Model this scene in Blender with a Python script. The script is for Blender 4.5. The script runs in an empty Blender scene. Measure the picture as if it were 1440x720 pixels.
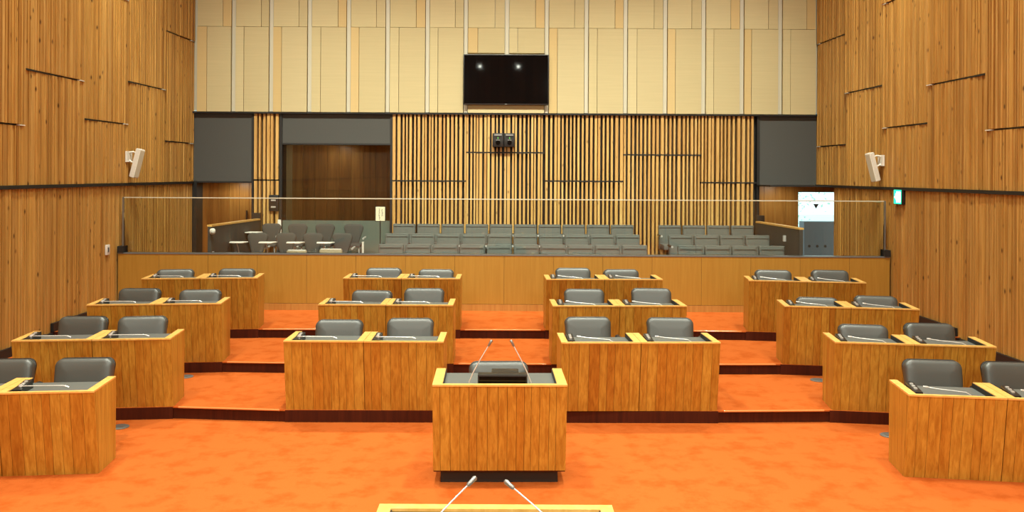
import bpy, bmesh, math, random
from mathutils import Matrix, Vector
random.seed(7)
scene = bpy.context.scene
COL = scene.collection
R = math.radians

# ---------------------------------------------------------------- camera
cam_d = bpy.data.cameras.new('camera')
cam = bpy.data.objects.new('camera', cam_d); COL.objects.link(cam)
cam_d.sensor_width = 36; cam_d.lens = 30.0
cam_d.shift_x = 10/1440; cam_d.shift_y = -115/1440
cam_d.clip_start = .05; cam_d.clip_end = 200
cam.matrix_world = Matrix.Translation((0, 0, 2.45)) @ Matrix.Rotation(R(90), 4, 'X') @ Matrix.Rotation(R(.3), 4, 'Z')
scene.camera = cam

# ---------------------------------------------------------------- world, lights, exposure
w = bpy.data.worlds.new('daylight'); scene.world = w; w.use_nodes = True
bg = w.node_tree.nodes['Background']
bg.inputs['Color'].default_value = (.70, .95, 1, 1); bg.inputs['Strength'].default_value = 2.3
WARM = (.96, 1, .84)
def area(name, loc, target, size, watts, spread=180, col=WARM):
    l = bpy.data.lights.new(name, 'AREA'); l.shape = 'DISK'; l.size = size
    l.energy = watts; l.color = col; l.spread = R(spread)
    o = bpy.data.objects.new(name, l); COL.objects.link(o)
    d = Vector(target) - Vector(loc)
    o.matrix_world = Matrix.Translation(loc) @ d.to_track_quat('-Z', 'Y').to_matrix().to_4x4()
for y in (-1.5, 2.6, 6.4, 10.2):
    for x in (-4.2, -1.4, 1.4, 4.2):
        area('downlight', (x, y, 7.85), (x, y, 0), .4, 104, 112)
for x in (-4.6, -2.3, 0, 2.3, 4.6):
    area('gallery_downlight', (x, 11.2, 7.85), (x*.95, 15.2, 2.2), .5, 86, 82)
for x in (-1.09, .55):
    area('front_spotlight', (x, -4.5, 7.05), (x, 9, 0), .09, 1.6, 120)
for x in (-2.75, 2.75):
    area('front_fill', (x, -4.7, 6.3), (x*.5, 11, 1), 1.4, 150, 130)  # unseen fill lights added to brighten rear chair backs and desk fronts
scene.view_settings.view_transform = 'Standard'; scene.view_settings.look = 'None'
scene.view_settings.gamma = 1; scene.view_settings.use_curve_mapping = False
scene.view_settings.exposure = 0.0
scene.cycles.max_bounces = 8; scene.cycles.diffuse_bounces = 4; scene.cycles.transparent_max_bounces = 12

# ---------------------------------------------------------------- materials
def newmat(name):
    m = bpy.data.materials.new(name); m.use_nodes = True
    return m, m.node_tree.nodes, m.node_tree.links, m.node_tree.nodes['Principled BSDF']
def flat(name, col, rough=.5, metal=0, spec=.5, emit=0, bump=0, bscale=200):
    m, N, L, b = newmat(name)
    b.inputs['Base Color'].default_value = (*col, 1); b.inputs['Roughness'].default_value = rough
    b.inputs['Metallic'].default_value = metal; b.inputs['Specular IOR Level'].default_value = spec
    if emit:
        b.inputs['Emission Color'].default_value = (*col, 1); b.inputs['Emission Strength'].default_value = emit
    if bump:
        t = N.new('ShaderNodeTexNoise'); t.inputs['Scale'].default_value = bscale
        bp = N.new('ShaderNodeBump'); bp.inputs['Strength'].default_value = bump; bp.inputs['Distance'].default_value = .002
        g = N.new('ShaderNodeNewGeometry'); L.new(g.outputs['Position'], t.inputs['Vector'])
        L.new(t.outputs['Fac'], bp.inputs['Height']); L.new(bp.outputs['Normal'], b.inputs['Normal'])
    return m
def mixrgb(N, L, mode, fac, a, b):
    n = N.new('ShaderNodeMix'); n.data_type = 'RGBA'; n.blend_type = mode
    for s, v in ((n.inputs[0], fac), (n.inputs[6], a), (n.inputs[7], b)):
        if isinstance(v, (int, float)): s.default_value = v
        elif isinstance(v, tuple): s.default_value = (*v, 1)
        else: L.new(v, s)
    return n.outputs[2]
def wood(name, light, dark, tones, grain=28, rough=.42, knots=0, vary=.9, stretch=.05, spec=.4, rehash=0):
    """grain runs along world Z; every piece shifts grain and tone by its own random number"""
    m, N, L, b = newmat(name)
    g = N.new('ShaderNodeNewGeometry'); oi = N.new('ShaderNodeObjectInfo')
    sc = N.new('ShaderNodeVectorMath'); sc.operation = 'MULTIPLY'; sc.inputs[1].default_value = (1, 1, stretch)
    L.new(g.outputs['Position'], sc.inputs[0])
    off = N.new('ShaderNodeVectorMath'); off.operation = 'MULTIPLY_ADD'
    off.inputs[1].default_value = (9, 13, 7)
    L.new(oi.outputs['Random'], off.inputs[0]); L.new(sc.outputs[0], off.inputs[2])
    t = N.new('ShaderNodeTexNoise'); t.inputs['Scale'].default_value = grain; t.inputs['Detail'].default_value = 5
    t.inputs['Roughness'].default_value = .6; t.inputs['Distortion'].default_value = .5
    L.new(off.outputs[0], t.inputs['Vector'])
    r = N.new('ShaderNodeValToRGB'); r.color_ramp.elements[0].position = .33; r.color_ramp.elements[1].position = .66
    r.color_ramp.elements[0].color = (*dark, 1); r.color_ramp.elements[1].color = (*light, 1)
    L.new(t.outputs['Fac'], r.inputs[0])
    tr = N.new('ShaderNodeValToRGB'); tr.color_ramp.interpolation = 'LINEAR'
    e = tr.color_ramp.elements
    e[0].position = 0; e[0].color = (*tones[0], 1); e[1].position = 1; e[1].color = (*tones[-1], 1)
    for i, tt in enumerate(tones[1:-1]):
        k = e.new((i+1)/(len(tones)-1)); k.color = (*tt, 1)
    if rehash:
        hm = N.new('ShaderNodeMath'); hm.operation = 'MULTIPLY'; hm.inputs[1].default_value = rehash
        hf = N.new('ShaderNodeMath'); hf.operation = 'FRACT'
        L.new(oi.outputs['Random'], hm.inputs[0]); L.new(hm.outputs[0], hf.inputs[0]); L.new(hf.outputs[0], tr.inputs[0])
    else: L.new(oi.outputs['Random'], tr.inputs[0])
    c = mixrgb(N, L, 'MULTIPLY', vary, r.outputs[0], tr.outputs[0])
    if knots:
        ks = N.new('ShaderNodeVectorMath'); ks.operation = 'MULTIPLY_ADD'
        ks.inputs[1].default_value = (1, 1, .55); L.new(g.outputs['Position'], ks.inputs[0])
        ko = N.new('ShaderNodeVectorMath'); ko.operation = 'SCALE'; ko.inputs[3].default_value = 31
        L.new(oi.outputs['Random'], ko.inputs[0]); L.new(ko.outputs[0], ks.inputs[2])
        v = N.new('ShaderNodeTexVoronoi'); v.inputs['Scale'].default_value = 6.5
        L.new(ks.outputs[0], v.inputs['Vector'])
        kr = N.new('ShaderNodeValToRGB'); kr.color_ramp.elements[0].position = .05; kr.color_ramp.elements[1].position = .15
        kr.color_ramp.elements[0].color = (.16, .10, .06, 1); kr.color_ramp.elements[1].color = (1, 1, 1, 1)
        L.new(v.outputs['Distance'], kr.inputs[0])
        c = mixrgb(N, L, 'MULTIPLY', knots, c, kr.outputs[0])
    L.new(c, b.inputs['Base Color'])
    b.inputs['Roughness'].default_value = rough; b.inputs['Specular IOR Level'].default_value = spec
    bp = N.new('ShaderNodeBump'); bp.inputs['Strength'].default_value = .15; bp.inputs['Distance'].default_value = .002
    L.new(t.outputs['Fac'], bp.inputs['Height']); L.new(bp.outputs['Normal'], b.inputs['Normal'])
    return m
M = {}
M['cedar'] = wood('cedar_boards', (.68, .395, .108), (.48, .245, .052), [(.72, .64, .54), (1, 1, 1.05), (.56, .45, .33), (1.0, .96, .88), (.82, .74, .62), (.96, .90, .80)], 26, .5, .9)
CEDT = [(.72, .64, .54), (1, 1, 1.05), (.56, .45, .33), (1.0, .96, .88), (.82, .74, .62), (.96, .90, .80)]
M['cedar_b'] = wood('cedar_boards_b', (.65, .370, .100), (.46, .225, .047), CEDT, 26, .5, .9, rehash=7.31)
M['cedar_c'] = wood('cedar_boards_c', (.70, .415, .125), (.50, .26, .060), CEDT, 26, .5, .9, rehash=13.7)
M['slat'] = wood('pine_slats', (.74, .49, .18), (.56, .32, .095), [(1, 1, 1), (.78, .66, .52), (1, .95, .85), (.88, .80, .68)], 26, .5, .6)
M['oak'] = wood('oak_planks', (.58, .345, .054), (.38, .182, .020), [(1, 1, 1), (.86, .64, .45), (1, .93, .85), (.90, .76, .62), (1, .97, .92), (.74, .49, .31)], 42, .38, stretch=.03)
M['rim'] = wood('oak_rim', (.82, .49, .15), (.70, .38, .09), [(1, 1, 1), (.94, .9, .85)], 22, .35)
M['veneer'] = wood('parapet_veneer', (.43, .225, .036), (.38, .19, .027), [(1, 1, 1), (.94, .92, .9)], 30, .4, 0, .6)
M['kick'] = wood('pale_kickboard', (.50, .25, .06), (.42, .18, .04), [(1, 1, 1), (.95, .93, .9)], 25, .4, 0, .5)
M['doorwood'] = wood('brown_door_wood', (.62, .31, .075), (.42, .18, .038), [(1, 1, 1), (.7, .6, .5), (.9, .85, .8)], 16, .35)
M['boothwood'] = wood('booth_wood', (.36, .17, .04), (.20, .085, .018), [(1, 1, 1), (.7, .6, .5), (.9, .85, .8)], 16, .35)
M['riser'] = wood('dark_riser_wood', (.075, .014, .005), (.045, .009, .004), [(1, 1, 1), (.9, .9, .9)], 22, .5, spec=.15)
M['wallback'] = flat('wood_backing', (.10, .045, .014), .8)
M['black'] = flat('black_paint', (.012, .011, .010), .55)
M['slatback'] = flat('black_backing', (.020, .017, .013), .8)
M['charcoal'] = flat('charcoal_felt', (.078, .076, .069), .95, bump=.5, bscale=40)
M['leather'] = flat('black_leather', (.048, .053, .049), .40, spec=1.0, bump=.12, bscale=350)
M['plastic'] = flat('black_plastic', (.014, .014, .014), .35)
M['desktop'] = flat('grey_desk_leather', (.11, .118, .112), .45, spec=.5)
M['chrome'] = flat('silver_metal', (.74, .74, .72), .28, .45)
M['strip'] = flat('pale_metal_strip', (.56, .52, .40), .5, .0)
M['white'] = flat('white_plastic', (.80, .77, .70), .45)
M['railgrey'] = flat('grey_metal', (.28, .28, .27), .35, .7)
M['toprail'] = flat('satin_rail', (.17, .175, .175), .3, .2)
M['screen'] = flat('tv_screen', (.003, .003, .003), .035, spec=.25)
M['disc'] = flat('grey_outlet', (.20, .21, .20), .4, .5)
M['seat'] = flat('grey_seat_fabric', (.115, .124, .113), .75, bump=.3, bscale=260)
M['tabseat'] = flat('dark_seat_fabric', (.060, .057, .050), .8, bump=.3, bscale=260)
M['beige'] = flat('beige_fabric', (.34, .27, .17), .8)
M['partition'] = flat('dark_partition', (.058, .055, .048), .7, bump=.3, bscale=60)
M['ceiling'] = flat('cream_ceiling', (.42, .38, .30), .9)
M['nosing'] = flat('orange_nosing', (.66, .24, .07), .12, 0, spec=1.0)
M['stickergrey'] = flat('grey_sticker', (.13, .13, .17), .6)
M['concrete'] = flat('grey_concrete', (.15, .165, .19), .9)
M['paving'] = flat('pale_paving', (.75, .8, .8), .9)
M['leafpale'] = flat('pale_leaf', (.55, .80, .66), .6)
M['bark'] = flat('grey_bark', (.2, .16, .12), .9)
M['card'] = flat('cream_card', (.78, .72, .52), .7)
M['greenled'] = flat('green_led', (.12, .6, .08), .4, emit=.35)
M['exitgreen'] = flat('exit_green', (.02, .75, .42), .4, emit=1.6)
M['exitwhite'] = flat('exit_white', (.85, 1, .97), .4, emit=3.2)
# acoustic panels: fine horizontal weave
def weave(name, col, depth=.08):
    m, N, L, b = newmat(name)
    g = N.new('ShaderNodeNewGeometry')
    s = N.new('ShaderNodeVectorMath'); s.operation = 'MULTIPLY'; s.inputs[1].default_value = (1.2, 1.2, 55)
    L.new(g.outputs['Position'], s.inputs[0])
    t = N.new('ShaderNodeTexNoise'); t.inputs['Scale'].default_value = 1.0; t.inputs['Detail'].default_value = 3
    L.new(s.outputs[0], t.inputs['Vector'])
    oi = N.new('ShaderNodeObjectInfo')
    c1 = mixrgb(N, L, 'MIX', t.outputs['Fac'], tuple(x*(1-depth) for x in col), tuple(x*(1+depth) for x in col))
    c2 = mixrgb(N, L, 'MULTIPLY', oi.outputs['Random'], c1, (.95, .94, .90))
    L.new(c2, b.inputs['Base Color']); b.inputs['Roughness'].default_value = .75
    return m
M['acoustic'] = weave('acoustic_panel', (.545, .45, .245))
M['acoustic_b'] = weave('acoustic_panel_fine', (.58, .485, .268))
M['acoustic_o'] = weave('acoustic_panel_amber', (.60, .44, .20), .04)
# carpet
def carpet():
    m, N, L, b = newmat('orange_carpet')
    g = N.new('ShaderNodeNewGeometry')
    t = N.new('ShaderNodeTexNoise'); t.inputs['Scale'].default_value = 4.5; t.inputs['Detail'].default_value = 5; t.inputs['Roughness'].default_value = .62
    L.new(g.outputs['Position'], t.inputs['Vector'])
    r = N.new('ShaderNodeValToRGB'); r.color_ramp.elements[0].position = .34; r.color_ramp.elements[1].position = .52
    r.color_ramp.elements[0].color = (.40, .080, .012, 1); r.color_ramp.elements[1].color = (.475, .110, .021, 1)
    L.new(t.outputs['Fac'], r.inputs[0])
    f = N.new('ShaderNodeTexNoise'); f.inputs['Scale'].default_value = 160; f.inputs['Detail'].default_value = 2
    L.new(g.outputs['Position'], f.inputs['Vector'])
    c = mixrgb(N, L, 'OVERLAY', .12, r.outputs[0], f.outputs['Fac'])
    L.new(c, b.inputs['Base Color']); b.inputs['Roughness'].default_value = .95; b.inputs['Specular IOR Level'].default_value = .03
    bp = N.new('ShaderNodeBump'); bp.inputs['Strength'].default_value = .5; bp.inputs['Distance'].default_value = .004
    L.new(f.outputs['Fac'], bp.inputs['Height']); L.new(bp.outputs['Normal'], b.inputs['Normal'])
    return m
M['carpet'] = carpet()
def glass(name, tint, milk=0.0, milkcol=(.5, .6, .55)):
    m = bpy.data.materials.new(name); m.use_nodes = True
    N, L = m.node_tree.nodes, m.node_tree.links; N.clear()
    o = N.new('ShaderNodeOutputMaterial'); tr = N.new('ShaderNodeBsdfTransparent'); tr.inputs[0].default_value = (*tint, 1)
    gl = N.new('ShaderNodeBsdfGlossy'); gl.inputs['Roughness'].default_value = .01
    fr = N.new('ShaderNodeFresnel'); fr.inputs['IOR'].default_value = 1.5
    mx = N.new('ShaderNodeMixShader'); L.new(fr.outputs[0], mx.inputs[0]); L.new(gl.outputs[0], mx.inputs[2])
    if milk:
        df = N.new('ShaderNodeBsdfDiffuse'); df.inputs[0].default_value = (*milkcol, 1)
        m2 = N.new('ShaderNodeMixShader'); m2.inputs[0].default_value = milk
        L.new(tr.outputs[0], m2.inputs[1]); L.new(df.outputs[0], m2.inputs[2]); L.new(m2.outputs[0], mx.inputs[1])
    else:
        L.new(tr.outputs[0], mx.inputs[1])
    L.new(mx.outputs[0], o.inputs[0])
    return m
M['glass'] = glass('clear_glass', (.95, .97, .95))
M['frosted'] = glass('frosted_glass', (.9, .95, .92), .62, (.20, .25, .21))

# ---------------------------------------------------------------- helpers
def link(o, parent=None):
    COL.objects.link(o)
    if parent is not None: o.parent = parent
    return o
def tag(o, label=None, cat=None, group=None, kind=None):
    if label: o['label'] = label
    if cat: o['category'] = cat
    if group: o['group'] = group
    if kind: o['kind'] = kind
    return o
def thing(name, label, cat, loc=(0, 0, 0), rz=0, group=None):
    o = bpy.data.objects.new(name, None); o.empty_display_size = .1
    link(o); o.location = loc; o.rotation_euler = (0, 0, rz)
    return tag(o, label, cat, group)
def profile_mesh(name, prof, mats):
    """a board with milled laths: prof = (y0, y1, height, material slot), unit size, face towards -X"""
    bm = bmesh.new()
    for y0, y1, h, mi in prof:
        v = [bm.verts.new(p) for p in corners(.5-h, .5, y0-.5, y1-.5, -.5, .5)]
        for f in BOXF:
            bm.faces.new([v[i] for i in f]).material_index = mi
    bmesh.ops.recalc_face_normals(bm, faces=bm.faces)
    me = bpy.data.meshes.new(name); bm.to_mesh(me); bm.free()
    for m in mats: me.materials.append(M[m])
    return me
BOXF = [(0, 3, 2, 1), (4, 5, 6, 7), (0, 1, 5, 4), (1, 2, 6, 5), (2, 3, 7, 6), (3, 0, 4, 7)]
def hexmesh(name, v8, mat):
    me = bpy.data.meshes.new(name); me.from_pydata(v8, [], BOXF); me.materials.append(M[mat]); me.validate()
    return me
def hexa(name, v8, mat, parent=None):
    return link(bpy.data.objects.new(name, hexmesh(name, v8, mat)), parent)
def corners(x0, x1, y0, y1, z0, z1):
    return [(x0, y0, z0), (x1, y0, z0), (x1, y1, z0), (x0, y1, z0), (x0, y0, z1), (x1, y0, z1), (x1, y1, z1), (x0, y1, z1)]
UNIT = {}
def box(name, x0, x1, y0, y1, z0, z1, mat, parent=None):
    """a box as an object of its own; alike boxes share the unit mesh of their material"""
    if mat not in UNIT: UNIT[mat] = hexmesh('piece_' + mat, corners(-.5, .5, -.5, .5, -.5, .5), mat)
    o = bpy.data.objects.new(name, UNIT[mat])
    o.location = ((x0+x1)/2, (y0+y1)/2, (z0+z1)/2); o.scale = (abs(x1-x0), abs(y1-y0), abs(z1-z0))
    return link(o, parent)
def bbox(name, x0, x1, y0, y1, z0, z1, mat, parent=None, bev=.006, seg=2, tilt=None):
    bm = bmesh.new(); bmesh.ops.create_cube(bm, size=1)
    for v in bm.verts:
        v.co = (((x0+x1)/2 + v.co.x*(x1-x0)), ((y0+y1)/2 + v.co.y*(y1-y0)), ((z0+z1)/2 + v.co.z*(z1-z0)))
    bmesh.ops.bevel(bm, geom=bm.edges[:], offset=bev, segments=seg, affect='EDGES', profile=.6)
    if tilt: bmesh.ops.transform(bm, matrix=tilt, verts=bm.verts)
    return frombm(name, bm, mat, parent, True)
def frombm(name, bm, mat, parent=None, smooth=False):
    me = bpy.data.meshes.new(name)
    bmesh.ops.recalc_face_normals(bm, faces=bm.faces)
    if smooth:
        for f in bm.faces: f.smooth = True
    bm.to_mesh(me); bm.free(); me.materials.append(M[mat])
    if smooth:
        for e in me.edges: pass
        me.set_sharp_from_angle(angle=R(50))
    return link(bpy.data.objects.new(name, me), parent)
def tube_bm(pts, rads, n=8, bm=None):
    bm = bm or bmesh.new(); rings = []
    pts = [Vector(p) for p in pts]
    if isinstance(rads, (int, float)): rads = [rads]*len(pts)
    for i, p in enumerate(pts):
        d = (pts[min(i+1, len(pts)-1)] - pts[max(i-1, 0)]).normalized()
        q = d.to_track_quat('Z', 'Y').to_matrix()
        rings.append([bm.verts.new(p + q @ Vector((rads[i]*math.cos(2*math.pi*k/n), rads[i]*math.sin(2*math.pi*k/n), 0))) for k in range(n)])
    for a, b in zip(rings, rings[1:]):
        for k in range(n): bm.faces.new((a[k], a[(k+1) % n], b[(k+1) % n], b[k]))
    bm.faces.new(rings[0][::-1]); bm.faces.new(rings[-1])
    return bm
def tube(name, pts, rads, mat, parent=None, n=8):
    return frombm(name, tube_bm(pts, rads, n), mat, parent, True)
def slab_bm(wb, wt, h, layers, rc=.06, seg=5):
    """padded slab standing in XZ, bottom width wb, top width wt, rounded corners; layers = (inset, y)"""
    def outline(ins):
        P = []
        for cx, cz, a0 in ((1, 1, 0), (-1, 1, 90), (-1, 0, 180), (1, 0, 270)):
            W = (wt if cz else wb)/2 - ins; r = max(rc - ins*.6, .008)
            for k in range(seg+1):
                a = R(a0 + 90*k/seg)
                P.append((cx*(W-r) + r*math.cos(a), (h-ins-r if cz else ins+r) + r*math.sin(a)))
        return P
    bm = bmesh.new(); rings = []
    for ins, y in layers: rings.append([bm.verts.new((x, y, z)) for x, z in outline(ins)])
    n = len(rings[0])
    for a, b in zip(rings, rings[1:]):
        for k in range(n): bm.faces.new((a[k], a[(k+1) % n], b[(k+1) % n], b[k]))
    bm.faces.new(rings[0]); bm.faces.new(rings[-1])
    return bm
PAD = [(.02, .10), (.004, .09), (0, .075), (0, .03), (.005, .016), (.016, .006), (.035, 0), (.07, -.006), (.12, -.010)]
CH = {}
def kids(o):
    if not CH:
        for ob in bpy.data.objects:
            if ob.parent: CH.setdefault(ob.parent.name, []).append(ob)
    return CH.get(o.name, [])
def copy_tree(o, parent=None):
    c = o.copy(); COL.objects.link(c)
    if parent is not None: c.parent = parent
    for ch in list(kids(o)): copy_tree(ch, c)
    return c
def dup(o, loc, rz, label, group=None):
    c = copy_tree(o); c.location = loc; c.rotation_euler = (0, 0, rz); c['label'] = label
    if group: c['group'] = group
    return c

# ---------------------------------------------------------------- room constants
XW = 5.91            # side walls
DB = 16.2            # back wall
CZ = 7.95            # ceiling
STEP = .12
ANG_L, ANG_R = R(6.0), R(-7.6)
ROWL = [6.829, 8.393, 9.875, 11.338]     # front edge of desk rows, blocks by the wall with the switch
ROWR = [6.853, 8.388, 9.906, 11.339]
ROWC = [8.30, 9.835, 11.35]
SLOPE = .11

# ---------------------------------------------------------------- floor, tiers
floor = tag(box('floor', -XW-.3, XW+.3, -5.2, 13.1, -.2, 0, 'carpet'), kind='structure')
def tier(k):
    dl, dr, dc = ROWL[k]+SLOPE-.015, ROWR[k]+SLOPE-.015, ROWC[k-1]+SLOPE-.015
    P = [(-XW-.05, dl-.28), (-3.29, dl), (-2.15, dc), (2.12, dc+.04), (3.24, dr), (XW+.05, dr-.355)]
    z0, z1 = STEP*(k-1), STEP*k
    bm = bmesh.new()
    bk = 13.1
    lo = [bm.verts.new((x, y, z1-.012)) for x, y in P] + [bm.verts.new((XW+.05, bk, z1-.012)), bm.verts.new((-XW-.05, bk, z1-.012))]
    up = [bm.verts.new((v.co.x, v.co.y, z1)) for v in lo]
    n = len(lo)
    bm.faces.new(lo[::-1]); bm.faces.new(up)
    for i in range(n): bm.faces.new((lo[i], lo[(i+1) % n], up[(i+1) % n], up[i]))
    t = tag(frombm('floor_tier', bm, 'carpet'), kind='structure')
    # riser under the tread edge
    bm = bmesh.new()
    a = [bm.verts.new((x, y+.012, z0)) for x, y in P]; b = [bm.verts.new((x, y+.012, z1-.011)) for x, y in P]
    c = [bm.verts.new((x, y+.05, z0)) for x, y in P]; d = [bm.verts.new((x, y+.05, z1-.011)) for x, y in P]
    for i in range(len(P)-1):
        for q in ((a, b), (d, c)):
            bm.faces.new((q[0][i], q[0][i+1], q[1][i+1], q[1][i]))
        bm.faces.new((b[i], b[i+1], d[i+1], d[i]))
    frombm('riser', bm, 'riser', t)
    # dark facing that hides the carpet edge below the desks, and the bright nosing across each aisle
    def seg(p, q, u0, u1):
        return [tuple(p[j]+(q[j]-p[j])*u for j in (0, 1)) for u in (u0, u1)]
    def bar(name, p, q, mat, out, za, zb):
        d = Vector((q[0]-p[0], q[1]-p[1])); nrm = Vector((d.y, -d.x)).normalized()
        o1, o2 = nrm*out, nrm*-.03
        v = [(p[0]+o1.x, p[1]+o1.y, za), (q[0]+o1.x, q[1]+o1.y, za), (q[0]+o2.x, q[1]+o2.y, za), (p[0]+o2.x, p[1]+o2.y, za)]
        v += [(x, y, zb) for x, y, _ in v]
        hexa(name, v, mat, t)
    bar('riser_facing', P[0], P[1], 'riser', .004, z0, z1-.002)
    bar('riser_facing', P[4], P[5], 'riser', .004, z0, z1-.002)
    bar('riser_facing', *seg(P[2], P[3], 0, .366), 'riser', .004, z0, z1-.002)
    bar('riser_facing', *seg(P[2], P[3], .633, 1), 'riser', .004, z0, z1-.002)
    for p, q in (seg(P[1], P[2], .05, .95), seg(P[3], P[4], .05, .95), seg(P[2], P[3], .38, .619)):
        tube('nosing', [(p[0], p[1]+.002, z1-.004), (q[0], q[1]+.002, z1-.004)], .010, 'nosing', t, 14)
    return t
for k in (1, 2, 3): tier(k)
for i, (z, y0, y1) in enumerate(((.48, 13.1, 14.6), (.60, 14.6, 15.4), (.72, 15.4, DB))):
    tag(box('floor_gallery', -4.78, 4.85, y0, y1, 0, z, 'carpet'), kind='structure')
tag(box('floor_aisle', -XW-.3, -4.78, 13.1, 17.2, 0, .48, 'carpet'), kind='structure')
tag(box('floor_aisle', 4.85, XW+1.6, 13.1, 17.2, 0, .48, 'carpet'), kind='structure')

# ---------------------------------------------------------------- side walls
COLB = [16.16, 14.81, 13.36, 11.94, 10.50, 9.08, 7.66]      # panel column boundaries, back to front
JOINT = [(3.0, 4.93), (3.88, 5.85), (3.20, 5.13), (3.72, 5.7), (3.02, 4.95), (3.88, 5.85)]
LEDGE = 2.285
def side_wall(s, name, nearlow):
    rnd = random.Random(31 if s < 0 else 57)
    wl = tag(box(name, s*XW+s*.06, s*XW+s*.25, -5.2, 16.2 if s < 0 else 15.35, 0, LEDGE, 'wallback'), kind='structure')
    # the wall object is its own scaled box: keep the pieces under a plain empty root of the wall instead
    return wl
PROF = [[(0, .40, 1, 0), (.40, .45, .62, 1), (.45, 1, .86, 1)], [(0, .62, .9, 0), (.62, .66, .6, 0), (.66, 1, 1, 2)],
        [(0, .28, .85, 1), (.28, .33, .6, 1), (.33, .70, 1, 0), (.70, .74, .62, 2), (.74, 1, .9, 2)], [(0, .5, .92, 2), (.5, .55, .6, 1), (.55, 1, 1, 1)]]
PROFM = []
def wall_boards(s, name):
    if not PROFM: PROFM.extend(profile_mesh('profiled_board', p, ('cedar', 'cedar_b', 'cedar_c')) for p in PROF)
    def board(xin, xout, y0, y1, z0, z1):
        o = bpy.data.objects.new('board', rnd.choice(PROFM))
        o.location = (s*(XW+(xin+xout)/2), (y0+y1)/2, (z0+z1)/2); o.scale = (s*(xout-xin), y1-y0, z1-z0)
        return link(o, root)
    rnd = random.Random(31 if s < 0 else 57)
    root = bpy.data.objects.new(name, None); link(root); tag(root, kind='structure')
    lowend = DB if s < 0 else 15.36
    def b(nm, xin, xout, y0, y1, z0, z1, mat): return box(nm, s*(XW+xin), s*(XW+xout), y0, y1, z0, z1, mat, root)
    b('backing', .045, .26, -5.2, lowend, -.1, LEDGE, 'wallback')
    b('backing', .060, .26, -5.2, DB, LEDGE, CZ, 'wallback')
    # lower boards
    y = lowend
    while y > 6.2:
        wd = rnd.choice((.05, .07, .085, .10, .12))
        board(rnd.uniform(.0, .022), .06, y-wd+.005, y, .0, LEDGE-.045); y -= wd
    b('plain_boarding', .012, .05, -5.2, y-.003, 0, LEDGE-.045, 'cedar')
    # upper panels: shingled columns, upper panel proud of the lower one
    for i in range(len(COLB)-1):
        y1, y0 = COLB[i], COLB[i+1]
        zs = [LEDGE, *JOINT[i], CZ]
        n = 17; ws = [rnd.uniform(.6, 1.5) for _ in range(n)]; tot = sum(ws)
        base = (.012, .0, .008, -.004, .010, .0)[i]
        for j in range(3):
            yy = y1 - .008
            for q in range(n if y0 > 8.5 else 1):
                wd = (ws[q]/tot if y0 > 8.5 else 1)*(y1-y0-.016)
                proud = base - .012*j + rnd.uniform(-.007, .007)
                z0 = zs[j] + (.010 if j else 0)
                if y0 > 8.5: board(proud + .045*((y1-yy)/(y1-y0)) - .018, .075, yy-wd+.004, yy, z0, zs[j+1] - .012)
                else: b('board', proud, .075, yy-wd+.004, yy, z0, zs[j+1] - .012, 'cedar')
                yy -= wd
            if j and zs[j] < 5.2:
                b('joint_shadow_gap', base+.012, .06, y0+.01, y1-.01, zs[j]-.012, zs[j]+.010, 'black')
                b('joint_lit_end', base-.034, .03, y1-.15, y1-.03, zs[j]-.008, zs[j]+.004, 'white')  # cream block paints the light falling on the joint's exposed far end
    b('plain_boarding', .005, .04, -5.2, COLB[-1], LEDGE, CZ, 'cedar')
    b('plain_boarding', .0, .04, COLB[0], DB, LEDGE, CZ, 'cedar')
    return root
wall_left = wall_boards(-1, 'wall_left')
wall_right = wall_boards(1, 'wall_right')
for i, s in enumerate((-1, 1)):
    t = tag(box('trim_%d' % (i+1), s*(XW-.02), s*(XW+.04), -5.2, DB if s < 0 else DB, LEDGE-.045, LEDGE, 'black'), kind='structure')
    nm = 'baseboard_left' if s < 0 else 'baseboard_right'
    root = tag(link(bpy.data.objects.new(nm, None)), kind='structure')
    row = ROWL if s < 0 else ROWR
    ys = [-5.2] + [row[k]-.2 for k in (1, 2, 3)] + [13.0]
    for k in range(4):
        box('baseboard_piece', s*(XW-.03), s*(XW+.01), ys[k], ys[k+1], STEP*k, STEP*k+.11, 'black', root)
# ceiling and the wall behind the camera
tag(box('ceiling', -XW-.3, XW+.3, -5.4, DB+.4, CZ, CZ+.2, 'ceiling'), kind='structure')
wf = tag(link(bpy.data.objects.new('wall_front', None)), kind='structure')
box('backing', -XW-.3, XW+.3, -5.4, -5.2, 0, CZ, 'wallback', wf)
for i in range(40):
    x = -XW + i*2*XW/40
    box('board', x, x+2*XW/40-.02, -5.2, -5.16, 0, 2.25, 'cedar', wf)
    box('board', x, x+2*XW/40-.02, -5.2, -5.15, 2.32, CZ, 'cedar', wf)

# ---------------------------------------------------------------- back wall
wb = tag(link(bpy.data.objects.new('wall_back', None)), kind='structure')
ZB = 3.605           # bottom of the cream upper wall
box('backing', -2.14, 4.78, DB+.085, DB+.3, .0, ZB+.1, 'slatback', wb)
box('backing', -4.77, -4.27, DB+.085, DB+.3, .0, ZB+.1, 'slatback', wb)
box('backing', -XW-.3, XW+.3, DB-.02, DB+.3, ZB+.03, CZ, 'strip', wb)
box('bottom_edge', -XW, XW, DB-.10, DB+.1, ZB-.03, ZB+.005, 'black', wb)
D2 = 16.08
def X2(px, d=D2): return (px-710)*d/1200
STR = [273, 327, 380, 434, 489, 544, 600, 654, 712, 768, 824, 879, 935, 989, 1043, 1097, 1150]
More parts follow.
